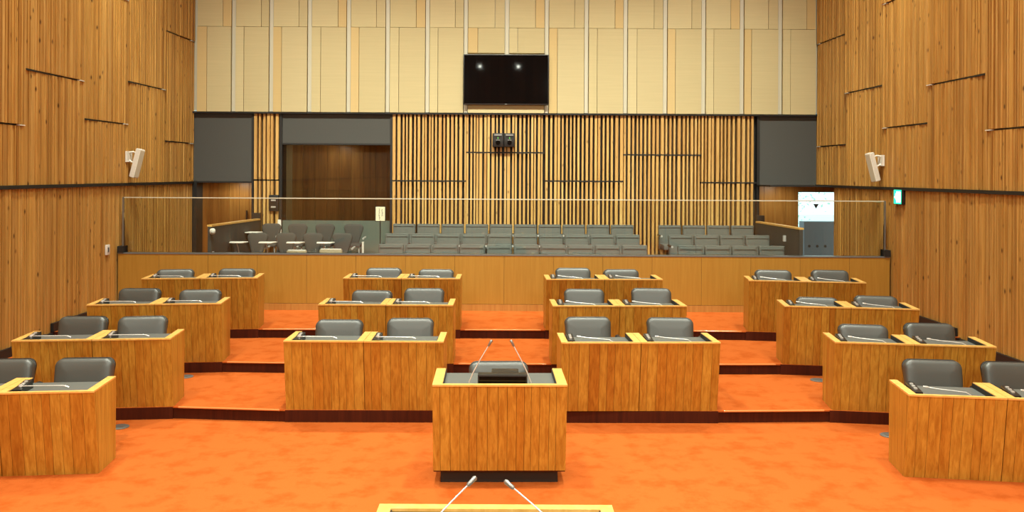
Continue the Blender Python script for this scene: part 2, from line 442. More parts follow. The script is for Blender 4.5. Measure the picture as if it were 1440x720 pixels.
# lower split, upper split: (pixel column, side that is amber)
LOW = {0: (290, 'a'), 1: (342, ''), 2: (395, 'a'), 3: (450, ''), 4: (504, 'a'), 5: (560, ''), 6: (615, ''), 7: (671, 'a'), 8: (727, ''), 9: (783, 'a'), 10: (839, ''), 11: (895, ''), 12: (949, 'a'), 13: (1003, ''), 14: (1056, 'a'), 15: (1111, '')}
UPP = {0: (312, 'b'), 1: (366, ''), 2: (419, ''), 3: (474, 'b'), 4: (528, ''), 5: (584, 'b'), 6: (639, ''), 7: (695, ''), 8: (752, 'b'), 9: (807, ''), 10: (864, 'b'), 11: (919, ''), 12: (972, ''), 13: (1027, 'b'), 14: (1080, ''), 15: (1134, 'b')}
for i in range(16):
    xa, xb = X2(STR[i])+.045, X2(STR[i+1])-.045
    zl = 4.735 if i in (7, 8) else ZB
    for (sp, am), z0, z1, yo in ((LOW[i], zl, 5.205, 0), (UPP[i], 5.215, CZ, .02)):
        xs = X2(sp)
        box('acoustic_panel', xa, xs-.004, D2+yo, DB, z0, z1, 'acoustic_o' if am == 'a' else 'acoustic_b', wb)
        box('acoustic_panel', xs+.004, xb, D2+yo+(.006 if i % 2 else 0), DB, z0, z1, 'acoustic_o' if am == 'b' else 'acoustic', wb)
    if i: box('metal_strip', X2(STR[i])-.034, X2(STR[i])+.034, D2+.045, DB, ZB, CZ, 'strip', wb)
box('backing_panel', X2(654)+.045, X2(768)-.045, D2, DB, ZB, 4.69, 'acoustic_b', wb)
# slats
rnd = random.Random(5)
def slats(xa, xb, zj, z0):
    x = xa
    while x < xb-.02:
        wd = min(rnd.choice((.028, .033, .038, .044, .054)), xb-x)
        dp = rnd.uniform(0, .02)
        box('slat', x, x+wd, DB-.035+dp, DB+.09, z0, zj-.013, 'slat', wb)
        box('slat', x, x+wd, DB-.05+dp, DB+.09, zj+.013, ZB, 'slat', wb)
        x += wd + rnd.choice((.018, .034, .038, .042, .046))
def XS(px): return (px-710)*DB/1200
for a, b2, zj in ((552, 655.5, 2.315), (655.5, 766.5, 2.86), (766.5, 876.5, 2.325), (876.5, 985.5, 2.83), (985.5, 1063, 2.31)):
    slats(XS(a)+.004, XS(b2)-.004, zj, .72)
    box('slat_joint', XS(a), XS(b2), DB-.028, DB+.05, zj-.0125, zj+.0125, 'black', wb)
slats(XS(358), XS(393), 2.315, .72)
# charcoal felt panels and dark jambs
box('felt_panel', -XW, -4.80, DB, DB+.3, 2.285, ZB, 'charcoal', wb)
box('felt_panel', 4.82, XW, DB, DB+.3, 2.26, ZB, 'charcoal', wb)
box('felt_panel', -4.23, -2.16, DB, DB+.3, 3.02, ZB, 'charcoal', wb)
for x0, x1, z0 in ((-4.80, -4.765, 0), (-4.275, -4.225, 0), (-2.175, -2.135, 0), (4.775, 4.825, 0), (-5.93, -5.84, 0)):
    box('jamb', x0, x1, DB-.03, DB+.3, z0, ZB if x0 > -5.9 else 2.28, 'black', wb)
box('booth_head', -4.23, -2.16, DB-.02, DB+.3, 2.99, 3.02, 'black', wb)
# recess under the felt panels: lobby side walls, soffits, back boards
wr = tag(link(bpy.data.objects.new('wall_lobby', None)), kind='structure')
box('soffit', -XW-.3, -4.70, DB, 17.3, 2.26, 2.29, 'black', wr)
box('soffit', 4.78, XW+1.9, 15.36, 17.3, 2.25, 2.275, 'black', wr)
box('side_wall', -XW-.3, -XW, DB, 17.3, 0, 2.3, 'doorwood', wr)
box('side_wall', -4.77, -4.72, DB+.3, 17.2, 0, 2.3, 'doorwood', wr)
box('side_wall', 4.74, 4.79, DB+.3, 17.2, 0, 2.3, 'doorwood', wr)
box('side_wall', XW+1.6, XW+1.8, 15.2, 17.3, 0, 2.3, 'doorwood', wr)
box('side_wall', XW+.2, XW+1.8, 15.2, 15.36, 0, 2.3, 'doorwood', wr)
DL = 17.1
x = 4.76
while x < 5.88:
    box('wall_board', x, min(x+.22, 5.885)-.004, DL, DL+.15, 0, 2.26, 'doorwood', wr); x += .22
box('wall_board', 5.86, 7.6, DL, DL+.15, 2.14, 2.26, 'doorwood', wr)
box('wall_board', 6.86, 7.6, DL, DL+.15, 0, 2.26, 'doorwood', wr)
box('outer_backing', -XW-.3, -4.70, DL+.06, DL+.2, 0, 2.3, 'wallback', wr)  # added behind the boards to block daylight leaking through their gaps
box('outer_backing', 4.74, 5.86, DL+.15, DL+.2, 0, 2.3, 'wallback', wr)
# wooden entrance door on the other side
d1 = tag(link(bpy.data.objects.new('door_1', None)), kind='structure')
for i in range(6):
    x0 = -5.93 + i*.205
    box('plank', x0, x0+.2, DL, DL+.06, .48, 2.26, 'doorwood', d1)
box('door_handle', -5.17, -5.145, DL-.06, DL-.03, 1.52, 1.70, 'black', d1)
box('handle_bracket', -5.165, -5.15, DL-.04, DL, 1.53, 1.545, 'black', d1)
box('handle_bracket', -5.165, -5.15, DL-.04, DL, 1.675, 1.69, 'black', d1)
# bright glass door
d2 = tag(link(bpy.data.objects.new('door_2', None)), kind='structure')
box('glass_pane', 5.89, 6.83, DL+.05, DL+.06, .50, 2.12, 'glass', d2)
for a in ((5.865, 5.89, .48, 2.14), (6.83, 6.855, .48, 2.14), (5.89, 6.83, .48, .505), (5.89, 6.83, 2.12, 2.14)):
    box('door_frame', a[0], a[1], DL+.02, DL+.1, a[2], a[3], 'railgrey', d2)
bm = bmesh.new()
tv = [(6.20, 1.885), (6.31, 1.885), (6.255, 1.79)]
f0 = [bm.verts.new((x, DL+.045, z)) for x, z in tv]; f1 = [bm.verts.new((x, DL+.048, z)) for x, z in tv]
bm.faces.new(f0); bm.faces.new(f1[::-1])
for i in range(3): bm.faces.new((f0[i], f0[(i+1) % 3], f1[(i+1) % 3], f1[i]))
frombm('triangle_sticker', bm, 'stickergrey', d2)
# outside the glass door
tag(box('ground', 2, 30, 17.3, 45, -.6, .40, 'paving'), kind='structure')
gw = thing('concrete_wall', 'low grey concrete wall seen outside through the bright glass door', 'wall', (6.9, 18.2, .4))
box('wall_block', -.515, .9, 0, .3, 0, 1.07, 'concrete', gw)
for i in range(3):
    tube('drain_hole', [(-.40+i*.17, -.004, .55), (-.40+i*.17, .02, .55)], .03, 'black', gw, 10)
tr = thing('garden_tree', 'pale leafy tree outside beyond the bright glass door', 'tree', (7.7, 24, .4))
tube('trunk', [(0, 0, 0), (.05, 0, 1.2), (-.05, .1, 2.6)], [.10, .08, .04], 'bark', tr, 8)
bm = bmesh.new(); rl = random.Random(3)
for i in range(900):
    v = Vector((rl.gauss(0, .6), rl.gauss(0, .5), 2.0 + rl.gauss(0, .75)))
    if v.z < .2: continue
    q = Matrix.Rotation(rl.uniform(0, 6.28), 3, Vector((rl.uniform(-1, 1), rl.uniform(-1, 1), rl.uniform(-1, 1))).normalized())
    bm.faces.new([bm.verts.new(v + q @ Vector(p)) for p in ((-.05, 0, 0), (0, .03, .01), (.06, 0, 0), (0, -.03, .01))])
frombm('foliage', bm, 'leafpale', tr)['kind'] = 'stuff'

# control booth behind glass
w1 = tag(link(bpy.data.objects.new('window_1', None)), kind='structure')
box('glass_pane', -4.225, -2.175, DB+.02, DB+.032, 1.56, 2.99, 'glass', w1)
box('frosted_pane', -4.225, -2.175, DB+.02, DB+.032, .72, 1.555, 'frosted', w1)
for i in range(9):
    x0 = -4.25 + i*.24
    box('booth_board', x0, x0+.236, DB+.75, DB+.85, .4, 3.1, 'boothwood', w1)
box('booth_backing', -4.3, -2.1, DB+.86, DB+.95, .4, 3.1, 'wallback', w1)  # added to keep outside light from showing between the booth boards
box('booth_side', -4.30, -4.22, DB+.3, DB+.86, .4, 3.1, 'acoustic', w1)
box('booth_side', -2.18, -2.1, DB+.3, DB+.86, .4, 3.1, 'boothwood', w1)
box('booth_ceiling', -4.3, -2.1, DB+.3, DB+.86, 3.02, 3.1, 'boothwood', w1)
box('booth_floor', -4.3, -2.1, DB+.05, DB+.86, .40, .48, 'charcoal', w1)

area('booth_fill', (-3.2, 16.6, 3.0), (-3.6, 16.6, 0), .3, 2.5)  # fill light added inside the booth to lift its dark interior
area('lobby_fill', (-5.3, 16.7, 2.24), (-5.3, 16.9, 0), .25, 4.5)  # fill light added under each soffit to brighten the door wood
area('lobby_fill', (5.4, 16.6, 2.23), (5.4, 16.8, 0), .25, 5)
# ---------------------------------------------------------------- parapet and glass balustrade
DP = 13.03; ZP = 1.222
pa = thing('parapet', 'long wood-veneered parapet wall closing off the spectator gallery', 'parapet', (0, DP, 3*STEP))
for i in range(-8, 8):
    x0, x1 = max(i*.7535-.005, -5.90), min((i+1)*.7535-.005, 5.885)
    box('panel', x0+.002, x1-.002, 0, .06, .105, ZP-.36-.018, 'veneer', pa)
box('core', -5.90, 5.885, .006, .15, 0, ZP-.36-.018, 'wallback', pa)
box('kickboard', -5.90, 5.885, -.004, .06, 0, .10, 'kick', pa)
box('top_rail', -5.90, 5.885, -.006, .15, ZP-.36-.018, ZP-.36, 'toprail', pa)
for x in (-5.905, 5.80): box('end_block', x, x+.09, -.02, .14, ZP-.36, ZP-.36+.10, 'black', pa)
gb = thing('glass_balustrade', 'frameless clear glass balustrade standing on the parapet', 'balustrade', (0, DP+.06, ZP))
gx = [-5.84, -2.9, .02, 2.94, 5.82]
for a, b2 in zip(gx, gx[1:]):
    box('glass_pane', a+.002, b2-.002, 0, .014, -.0, .835, 'glass', gb)
    box('edge_glint', a+.001, b2-.001, -.002, .016, .835, .850, 'strip', gb)  # pale strip paints the glint along the polished top edge
for x in (-5.865, 5.82): box('end_post', x, x+.024, -.006, .03, 0, .848, 'railgrey', gb)
# low partitions beside the seating with sloping wooden handrail
for s, xa, xb, lab in ((-1, -4.84, -4.62, 'low grey partition with wooden handrail beside the tablet-arm chairs'), (1, 4.87, 4.745, 'low grey partition with wooden handrail beside the bright glass door')):
    o = thing('low_partition', lab, 'partition', ((xa+xb)/2, 15, .48), 0, 'gallery partitions')
    cx = (xa+xb)/2
    v = []
    for z0, z1, hw, m, nm in ((0, 1.085, .03, 'partition', 'panel'), (1.085, 1.115, .04, 'rim', 'handrail')):
        vv = []
        for z in (z0, z1):
            vv += [(xa-cx-hw, -1.0, z), (xa-cx+hw, -1.0, z), (xb-cx+hw, 1.0, z), (xb-cx-hw, 1.0, z)]
        hexa(nm, vv, m, o)
    box('end_post', xb-cx-(.12 if s < 0 else .02), xb-cx+(.03 if s < 0 else .13), 1.0, 1.08, 0, 1.22, 'black', o)
    if s < 0:
        ob = frombm('call_light', slab_bm(.09, .09, .10, [(.01, .0), (0, -.02), (.0, -.05), (.02, -.07)], .04), 'white', o, True)
        ob.location = (xa-cx+.06, -1.0, .96)
    box('wall_socket', xa-cx+(.05 if s < 0 else -.16), xa-cx+(.08 if s < 0 else -.12), -1.012 if s < 0 else -.6, -1.0 if s < 0 else -.55, .60 if s < 0 else .86, .68 if s < 0 else .96, 'chrome', o)

# ---------------------------------------------------------------- desks
def desk_part_planks(root, wd, h, depth, slope, z0, n, sides, ndepth=5, rnd=None):
    rnd = rnd or random.Random(2)
    zt = h-.014
    ws = [rnd.uniform(.75, 1.3) for _ in range(n)]; tot = sum(ws); x = -wd/2
    for q in ws:
        x1 = x + q/tot*wd
        a, b2 = x+.0013, x1-.0013
        pr = rnd.uniform(0, .0015)
        hexa('plank', [(a, slope-pr, z0), (b2, slope-pr, z0), (b2, slope+.02, z0), (a, slope+.02, z0), (a, -pr, zt), (b2, -pr, zt), (b2, .02, zt), (a, .02, zt)], 'oak', root)
        x = x1
    hexa('plank_backing', [(-wd/2+.02, slope+.018, z0+.005), (wd/2-.02, slope+.018, z0+.005), (wd/2-.02, slope+.03, z0+.005), (-wd/2+.02, slope+.03, z0+.005), (-wd/2+.02, .016, zt), (wd/2-.02, .016, zt), (wd/2-.02, .03, zt), (-wd/2+.02, .03, zt)], 'wallback', root)  # dark panel added to block light leaking through the plank gaps
    for s in (-1, 1):
        xo, xi = s*wd/2, s*(wd/2-.02)
        x0, x1 = min(xo, xi), max(xo, xi)
        def sy(y, top): return y if top else slope + (y-.022)*(depth-slope)/(depth-.022) + .022
        if s in sides:
            for j in range(ndepth):
                ya, yb = .022 + (depth-.022)*j/ndepth+.001, .022+(depth-.022)*(j+1)/ndepth-.001
                v = [(x0, sy(ya, 0), z0), (x1, sy(ya, 0), z0), (x1, min(sy(yb, 0), depth), z0), (x0, min(sy(yb, 0), depth), z0), (x0, ya, zt), (x1, ya, zt), (x1, yb, zt), (x0, yb, zt)]
                hexa('plank', v, 'oak', root)
        else:
            v = [(x0, slope+.022, z0), (x1, slope+.022, z0), (x1, depth, z0), (x0, depth, z0), (x0, .022, zt), (x1, .022, zt), (x1, depth, zt), (x0, depth, zt)]
            hexa('side_panel', v, 'oak', root)
def rim_parts(root, wd, h, depth, rw, fw=.03, over=.006, recess=.045, l_full=True):
    zt = h-.014
    e = wd/2
    hexa('front_rim', [(-e-over*0, -over, zt), (e, -over, zt), (e-rw, fw, zt), (-e+rw, fw, zt), (-e, -over, h), (e, -over, h), (e-rw, fw, h), (-e+rw, fw, h)], 'rim', root)
    for s in (-1, 1):
        a, b2 = s*e, s*(e-rw)
        v = [(a, -over, zt), (b2, fw, zt), (b2, depth, zt), (a, depth, zt)]
        if s > 0: v = [v[1], v[0], v[3], v[2]]
        v += [(x, y, h) for x, y, z in v]
        hexa('side_rim', v, 'rim', root)
        x0, x1 = sorted((s*(e-rw), s*(e-rw-.006)))
        box('rim_lining', x0, x1, fw, depth, h-recess, h-.006, 'black', root)
    box('desk_top', -e+rw+.002, e-rw-.002, fw-.004, depth, h-recess-.025, h-recess, 'desktop', root)
    box('front_lining', -e+rw+.002, e-rw-.002, fw-.006, fw, h-recess, h-.015, 'black', root)
GROUP_D = 'oak single-seat desks'
def make_desk(wd, sides, seed):
    root = thing('member_desk', 'x', 'desk', (0, 0, 0), 0, GROUP_D)
    desk_part_planks(root, wd-.004, .70, .50, SLOPE, 0, 9, sides, 5, random.Random(seed))
    rim_parts(root, wd-.004, .70, .50, .065)
    return root
SIDE_W, CEN_W = .746, .781
PROT = {('S', -1): make_desk(SIDE_W, (-1,), 11), ('S', 1): make_desk(SIDE_W, (1,), 12), ('C', -1): make_desk(CEN_W, (-1,), 13), ('C', 1): make_desk(CEN_W, (1,), 14)}
USED = set()
ORD = ['front', 'second', 'third', 'rear']
ORDC = ['front', 'middle', 'rear']
DESKS = []      # (x, y, tier, angle, width, label tail, block, seat)
BL = {'L': 'along the white-switch wall', 'R': 'along the exit-sign wall', 'CL': 'of the booth-side middle block', 'CR': 'of the glass-door-side middle block'}
for k in range(4):
    a = ANG_L
    for i, s in enumerate((-1, 1)):
        u = -(1.5-i)*SIDE_W + (0 if i else 0)
        u = -SIDE_W*1.5 if i == 0 else -SIDE_W*.5
        DESKS.append((-3.275+u*math.cos(a), ROWL[k]+u*math.sin(a), k, a, 'S', s, ('wall-side' if i == 0 else 'aisle-side'), ORD[k], 'L', i))
    a = ANG_R
    for i, s in enumerate((-1, 1)):
        u = SIDE_W*.5 if i == 0 else SIDE_W*1.5
        DESKS.append((3.25+u*math.cos(a), ROWR[k]+u*math.sin(a), k, a, 'S', s, ('aisle-side' if i == 0 else 'wall-side'), ORD[k], 'R', i))
for k in range(3):
    for i, s in enumerate((-1, 1)):
        DESKS.append((-2.148+CEN_W*(i+.5), ROWC[k], k+1, 0, 'C', s, ('outer' if i == 0 else 'centre-aisle'), ORDC[k], 'CL', i))
        a = R(1.6)
        DESKS.append((.556+CEN_W*(i+.5)*math.cos(a), ROWC[k]-.01+CEN_W*(i+.5)*math.sin(a), k+1, a, 'C', s, ('centre-aisle' if i == 0 else 'outer'), ORDC[k], 'CR', i))
# microphones lying on the desks
def mic_proto(kind, wd):
    m = thing('desk_microphone', 'x', 'microphone', (0, 0, 0), 0, 'desk microphones')
    x = -wd/2+.11
    hexa('base', [(x-.035, .10, 0), (x+.035, .10, 0), (x+.035, .32, 0), (x-.035, .32, 0), (x-.035, .10, .040), (x+.035, .10, .040), (x+.030, .32, .070), (x-.030, .32, .070)], 'plastic', m)
    for j in range(3):
        box('button', x-.012, x+.012, .16+j*.05, .185+j*.05, .046+j*.006, .060+j*.006, 'chrome' if kind == 'A' or j else 'chrome', m)
    if kind == 'A':
        tube('gooseneck', [(x, .16, .045), (x+.02, .155, .056), (x+.06, .15, .058), (x+.20, .15, .057), (x+.33, .15, .056), (x+.345, .15, .054)], .0045, 'chrome', m)
        tube('head', [(x+.345, .15, .054), (x+.355, .15, .051), (x+.385, .15, .040)], [.005, .008, .007], 'chrome', m)
        tube('connector', [(x, .20, .035), (x, .17, .055), (x+.012, .15, .060)], [.014, .016, .012], 'chrome', m)
    else:
        tube('gooseneck', [(x+.42, .14, .0), (x+.415, .14, .022), (x+.38, .145, .042), (x+.28, .15, .050), (x+.17, .16, .058), (x+.10, .17, .066)], .005, 'chrome', m)
        tube('head', [(x+.10, .17, .066), (x+.09, .171, .067), (x+.06, .174, .070)], [.006, .010, .008], 'chrome', m)
        tube('connector', [(x+.42, .14, 0), (x+.42, .14, .02)], [.014, .010], 'plastic', m)
    return m
MICP = {('A', 'S'): mic_proto('A', SIDE_W), ('A', 'C'): mic_proto('A', CEN_W), ('B', 'S'): mic_proto('B', SIDE_W), ('B', 'C'): mic_proto('B', CEN_W)}
usedm = set()
CH.clear()
ROWPHR = {'L': BL['L'], 'R': BL['R'], 'CL': BL['CL'], 'CR': BL['CR']}
for (x, y, k, a, wk, s, seat, rown, blk, i) in DESKS:
    lab = 'oak desk with dark top, %s seat, %s row %s' % (seat, rown, BL[blk])
    key = (wk, s)
    if key not in USED:
        USED.add(key); o = PROT[key]; o.location = (x, y, k*STEP); o.rotation_euler = (0, 0, a); o['label'] = lab
    else:
        dup(PROT[key], (x, y, k*STEP), a, lab)
    mk = ('A' if blk in ('L', 'CL') else 'B', wk)
    lab = 'silver gooseneck microphone on the %s desk, %s row %s' % (seat, rown, BL[blk])
    loc = (x, y, k*STEP + .655)
    if mk not in usedm:
        usedm.add(mk); o = MICP[mk]; o.location = loc; o.rotation_euler = (0, 0, a); o['label'] = lab
    else:
        dup(MICP[mk], loc, a, lab)

# ---------------------------------------------------------------- chairs
def make_chair():
    c = thing('office_chair', 'x', 'chair', (0, 0, 0), 0, 'black leather chairs behind the desks')
    T = Matrix.Translation((0, .215, .34)) @ Matrix.Rotation(R(-12), 4, 'X')
    bm = slab_bm(.49, .50, .445, PAD, .07, 6)
    for v in bm.verts: v.co.y += .22*v.co.x**2*-1.0 + .02
    bmesh.ops.transform(bm, matrix=T, verts=bm.verts); frombm('backrest', bm, 'leather', c, True)
    bm = slab_bm(.44, .505, .46, [(.03, .13), (.006, .125), (0, .11), (0, .085), (.01, .08)], .07, 6)
    for v in bm.verts: v.co.y += .22*v.co.x**2*-1.0 + .015; v.co.z -= .006
    bmesh.ops.transform(bm, matrix=T, verts=bm.verts); frombm('back_shell', bm, 'plastic', c, True)
    bm = slab_bm(.46, .50, .48, PAD, .08, 5)
    bmesh.ops.transform(bm, matrix=Matrix.Translation((0, -.24, .46)) @ Matrix.Rotation(R(-90), 4, 'X'), verts=bm.verts)
    for v in bm.verts: v.co.z = .9 - v.co.z if False else v.co.z
    frombm('seat', bm, 'leather', c, True)
    for s in (-1, 1):
        tube('armrest', [(s*.27, .27, .42), (s*.285, .20, .56), (s*.285, .10, .60), (s*.285, -.10, .60), (s*.285, -.16, .57), (s*.26, -.14, .40)], [.016, .02, .026, .026, .02, .016], 'plastic', c, 8)
    tube('column', [(0, 0, .07), (0, 0, .20), (0, 0, .201), (0, 0, .37)], [.035, .035, .022, .022], 'plastic', c, 10)
    for q in range(5):
        an = R(90+72*q)
        l = tube('leg', [(0, 0, .085), (.28*math.cos(an), .28*math.sin(an), .06)], [.026, .016], 'plastic', c, 6)
        tube('caster', [(.28*math.cos(an)-.012, .28*math.sin(an), .03), (.28*math.cos(an)+.012, .28*math.sin(an), .03)], .03, 'plastic', l, 10)
    return c
chair = make_chair(); CH.clear(); chair_used = False
CHAIRS = {'L': [[(-4.42, 7.53, 0), (-3.74, 7.59, 0)], [(-4.53, 9.11, 0), (-3.82, 9.13, 0)], [(-4.52, 10.48, 0), (-3.74, 10.55, -.023)], [(-4.55, 11.94, -.047), (-3.79, 12.02, -.042)]],
 'CL': [[(-1.76, 9.02, -.008), (-1.0, 9.09, 0)], [(-1.7, 10.55, -.021), (-1.02, 10.62, 0)], [(-1.7, 12.07, -.027), (-.98, 12.07, -.043)]],
 'CR': [[(.94, 9.23, 0), (1.78, 9.21, 0)], [(.98, 10.63, 0), (1.83, 10.73, 0)], [(.98, 12.06, -.011), (1.71, 12.06, -.028)]],
 'R': [[(3.86, 7.70, 0), (4.56, 7.62, 0)], [(3.77, 9.05, -.037), (4.47, 8.95, 0)], [(3.81, 10.58, -.084), (4.52, 10.48, -.048)], [(3.76, 12.0, -.02), (4.53, 11.89, -.004)]]}
rc = random.Random(9)
for blk in ('L', 'CL', 'CR', 'R'):
    for k, row in enumerate(CHAIRS[blk]):
        for i, (x, y, dz) in enumerate(row):
            t = k if blk in ('L', 'R') else k+1
            a = {'L': ANG_L, 'R': ANG_R}.get(blk, 0) + R(rc.uniform(-5, 5))
            seat = (('wall-side', 'aisle-side'), ('outer', 'centre-aisle'), ('centre-aisle', 'outer'), ('aisle-side', 'wall-side'))[['L', 'CL', 'CR', 'R'].index(blk)][i]
            lab = 'black leather chair at the %s desk, %s row %s' % (seat, (ORD if blk in ('L', 'R') else ORDC)[k], BL[blk])
            loc = (x - (-.225)*math.sin(a)*-1, y-.225, t*STEP)
            if not chair_used:
                chair.location = loc; chair.rotation_euler = (0, 0, a); chair['label'] = lab; chair_used = True; o = chair
            else: o = dup(chair, loc, a, lab)
            o.scale = (1, 1, 1+dz/.78)
dup(chair, (-.035, 7.53-.225, 0), R(2), 'black leather chair behind the small central lectern').scale = (1.06, 1, 1)

# ---------------------------------------------------------------- lectern in the middle and bench in front of the camera
lt = thing('lectern', 'oak witness lectern on a black plinth in the middle of the orange floor', 'lectern', (-.03, 6.63, 0), R(1.0))
desk_part_planks(lt, 1.05, .815, .56, .12, .104, 15, (-1, 1), 6, random.Random(21))
rim_parts(lt, 1.05, .815, .56, .078, .035, .006, .04)
box('plinth', -.465, .465, .16, .50, 0, .104, 'black', lt)
box('bottom_trim', -.52, .52, .118, .54, .098, .106, 'riser', lt)
co = thing('console', 'black control console lying on the central lectern top', 'console', (-.01, 6.70, .775))
bbox('body', -.195, .195, .0, .10, 0, .098, 'plastic', co, .006)
box('display', -.185, .185, -.001, .002, .012, .085, 'screen', co)
fo = thing('document_tray', 'thin dark tray behind the console on the central lectern', 'tray', (.01, 6.93, .775))
bbox('tray', -.11, .11, 0, .14, 0, .066, 'plastic', fo, .006)
box('tray_edge', -.11, .11, -.004, .004, -0+.05, .069, 'plastic', fo)
def stand_mic(label, base, tip, r=.0055, hd=.011, group=None):
    b = Vector(base); t = Vector(tip) - b
    m = thing('gooseneck_microphone', label, 'microphone', base, 0, group)
    tube('base', [(0, 0, 0), (0, 0, .008), (0, 0, .018)], [.025, .024, .014], 'plastic', m, 14)
    pts = [(0, 0, .01), (t.x*.02, t.y*.02, t.z*.12), (t.x*.25, t.y*.25, t.z*.38), (t.x*.6, t.y*.6, t.z*.68), tuple(t)]
    tube('gooseneck', pts, [r*1.3, r*1.2, r, r*.9, r*.9], 'chrome', m)
    d = (t - Vector(pts[-2])).normalized()
    tube('head', [tuple(t-d*.02), tuple(t-d*.012), tuple(t+d*.012), tuple(t+d*.03), tuple(t+d*.038)], [r, hd*.8, hd*.85, hd, hd*.6], 'railgrey', m, 10)
stand_mic('thin microphone rising on the booth side of the central lectern', (-.275, 6.72, .775), (-.115, 6.75, 1.105), .0045, .0115, 'lectern microphones')
stand_mic('thin microphone rising on the glass-door side of the central lectern', (.215, 6.72, .775), (.07, 6.75, 1.105), .0045, .0115, 'lectern microphones')
sp = thing('speaker_lectern', 'pale-rimmed lectern top cut off at the bottom edge in front', 'lectern', (-.035, 4.0, 0), math.pi)
desk_part_planks(sp, 1.09, .90, .62, .06, .08, 14, (-1, 1), 6, random.Random(23))
rim_parts(sp, 1.09, .90, .62, .06, .05, .006, .03)
box('plinth', -.48, .48, .10, .56, 0, .08, 'black', sp)
stand_mic('microphone leaning in from the booth side of the cut-off front lectern', (-.345, 3.70, .87), (-.150, 3.86, 1.053), .0040, .0125, 'front lectern microphones')
stand_mic('microphone leaning in from the glass-door side of the cut-off front lectern', (.265, 3.70, .87), (.035, 3.86, 1.040), .0040, .0125, 'front lectern microphones')

# ---------------------------------------------------------------- gallery seats
def make_gseat():
    g = thing('gallery_seat', 'x', 'seat', (0, 0, 0), 0, 'fixed gallery seats')
    bm = slab_bm(.41, .42, .46, [(.01, .09), (0, .08), (0, .02), (.004, .008), (.02, 0), (.06, -.004)], .022, 3)
    bmesh.ops.transform(bm, matrix=Matrix.Translation((0, 0, .34)) @ Matrix.Rotation(R(-6), 4, 'X'), verts=bm.verts)
    frombm('backrest', bm, 'seat', g, True)
    bm = bmesh.new(); tube_bm([(-.20, -.03, .775), (.20, -.03, .775)], .006, 6, bm)
    bmesh.ops.translate(bm, vec=(0, .036, .012), verts=bm.verts); frombm('top_piping', bm, 'seat', g, True)
    bbox('seat_cushion', -.20, .20, -.44, -.02, .37, .46, 'seat', g, .02)
    box('leg', -.03, .03, -.25, -.02, 0, .37, 'plastic', g)
    for s in (-1, 1):
        bbox('armrest', s*.226-.02, s*.226+.02, -.34, .0, .60, .63, 'plastic', g, .008)
        tube('armrest_cap', [(s*.226, -.352, .615), (s*.226, -.338, .615)], .02, 'chrome', g, 10)
    return g
gs = make_gseat(); CH.clear(); gused = False
NTH = ['first', 'second', 'third', 'fourth', 'fifth', 'sixth', 'seventh', 'eighth', 'ninth', 'tenth']
for r, (x0, x1, y, z, nm) in enumerate(((-2.106, 2.899, 14.2, .48, 'front'), (-2.106, 2.896, 15.0, .60, 'middle'), (-2.085, 2.875, 15.88, .72, 'back'))):
    for grp, start, n in (('long', x0, 10), ('short', x1, 4)):
        for i in range(n):
            x = start + .21 + i*.4525
            if grp == 'long': lab = 'grey gallery seat, %s from the booth end of the long %s row' % (NTH[i], nm)
            else: lab = 'grey gallery seat, %s from the aisle in the short %s row' % (NTH[i], nm)
            if not gused: gs.location = (x, y, z); gs['label'] = lab; gused = True
            else: dup(gs, (x, y, z), 0, lab)
# tablet-arm chairs
def make_tchair():
    g = thing('tablet_chair', 'x', 'chair', (0, 0, 0), 0, 'tablet-arm chairs by the booth')
    bm = slab_bm(.20, .36, .43, [(.02, .05), (0, .04), (0, .01), (.01, 0), (.04, -.006)], .085, 6)
    bmesh.ops.transform(bm, matrix=Matrix.Translation((0, 0, .37)) @ Matrix.Rotation(R(-7), 4, 'X'), verts=bm.verts)
    frombm('backrest', bm, 'tabseat', g, True)
    bbox('seat_cushion', -.20, .20, -.42, -.02, .40, .45, 'tabseat', g, .02)
    for sx in (-1, 1):
        for sy in (-.40, -.02): tube('leg', [(sx*.17, sy+.02, .41), (sx*.20, sy, 0)], .011, 'chrome', g, 6)
    bm = slab_bm(.25, .31, .24, [(.004, 0), (0, .004), (0, .014), (.004, .018)], .04, 4)
    bmesh.ops.transform(bm, matrix=Matrix.Translation((-.225, -.46, .665)) @ Matrix.Rotation(R(-90), 4, 'X') @ Matrix.Scale(1, 4), verts=bm.verts)
    frombm('tablet', bm, 'white', g, True)
    tube('tablet_post', [(-.24, -.20, .40), (-.25, -.25, .56), (-.25, -.32, .648)], .011, 'chrome', g, 6)
    tube('armrest_end', [(.235, -.30, .55), (.235, -.05, .56)], .018, 'chrome', g, 8)
    return g
tc = make_tchair(); CH.clear(); tu = False; folded = []
for nm, y, z, pxs in (('front', 15.0, .60, (361.5, 401.5, 439.5, 481)), ('back', 15.75, .72, (381, 418, 456.5, 497))):
    for i, p in enumerate(pxs):
        x = (p-710)*y/1200
        lab = 'dark tablet-arm chair, %s from the low partition in the %s row by the booth' % (NTH[i], nm)
        if not tu: tc.location = (x, y, z); tc['label'] = lab; tu = True
        else:
            o = dup(tc, (x, y, z), 0, lab)
            if nm == 'back' and i: folded.append(o)
for o in folded:      # their writing tablets hang folded down beside the seat
    for ch in [c for c in bpy.data.objects if c.parent == o and c.name.split('.')[0] in ('tablet', 'tablet_post')]:
        bpy.data.objects.remove(ch)
    bbox('folded_tablet', -.275, -.255, -.36, -.08, .28, .55, 'tabseat', o, .008)
    tube('armrest_cap', [(-.265, -.40, .585), (-.265, -.10, .59)], .026, 'chrome', o, 8)
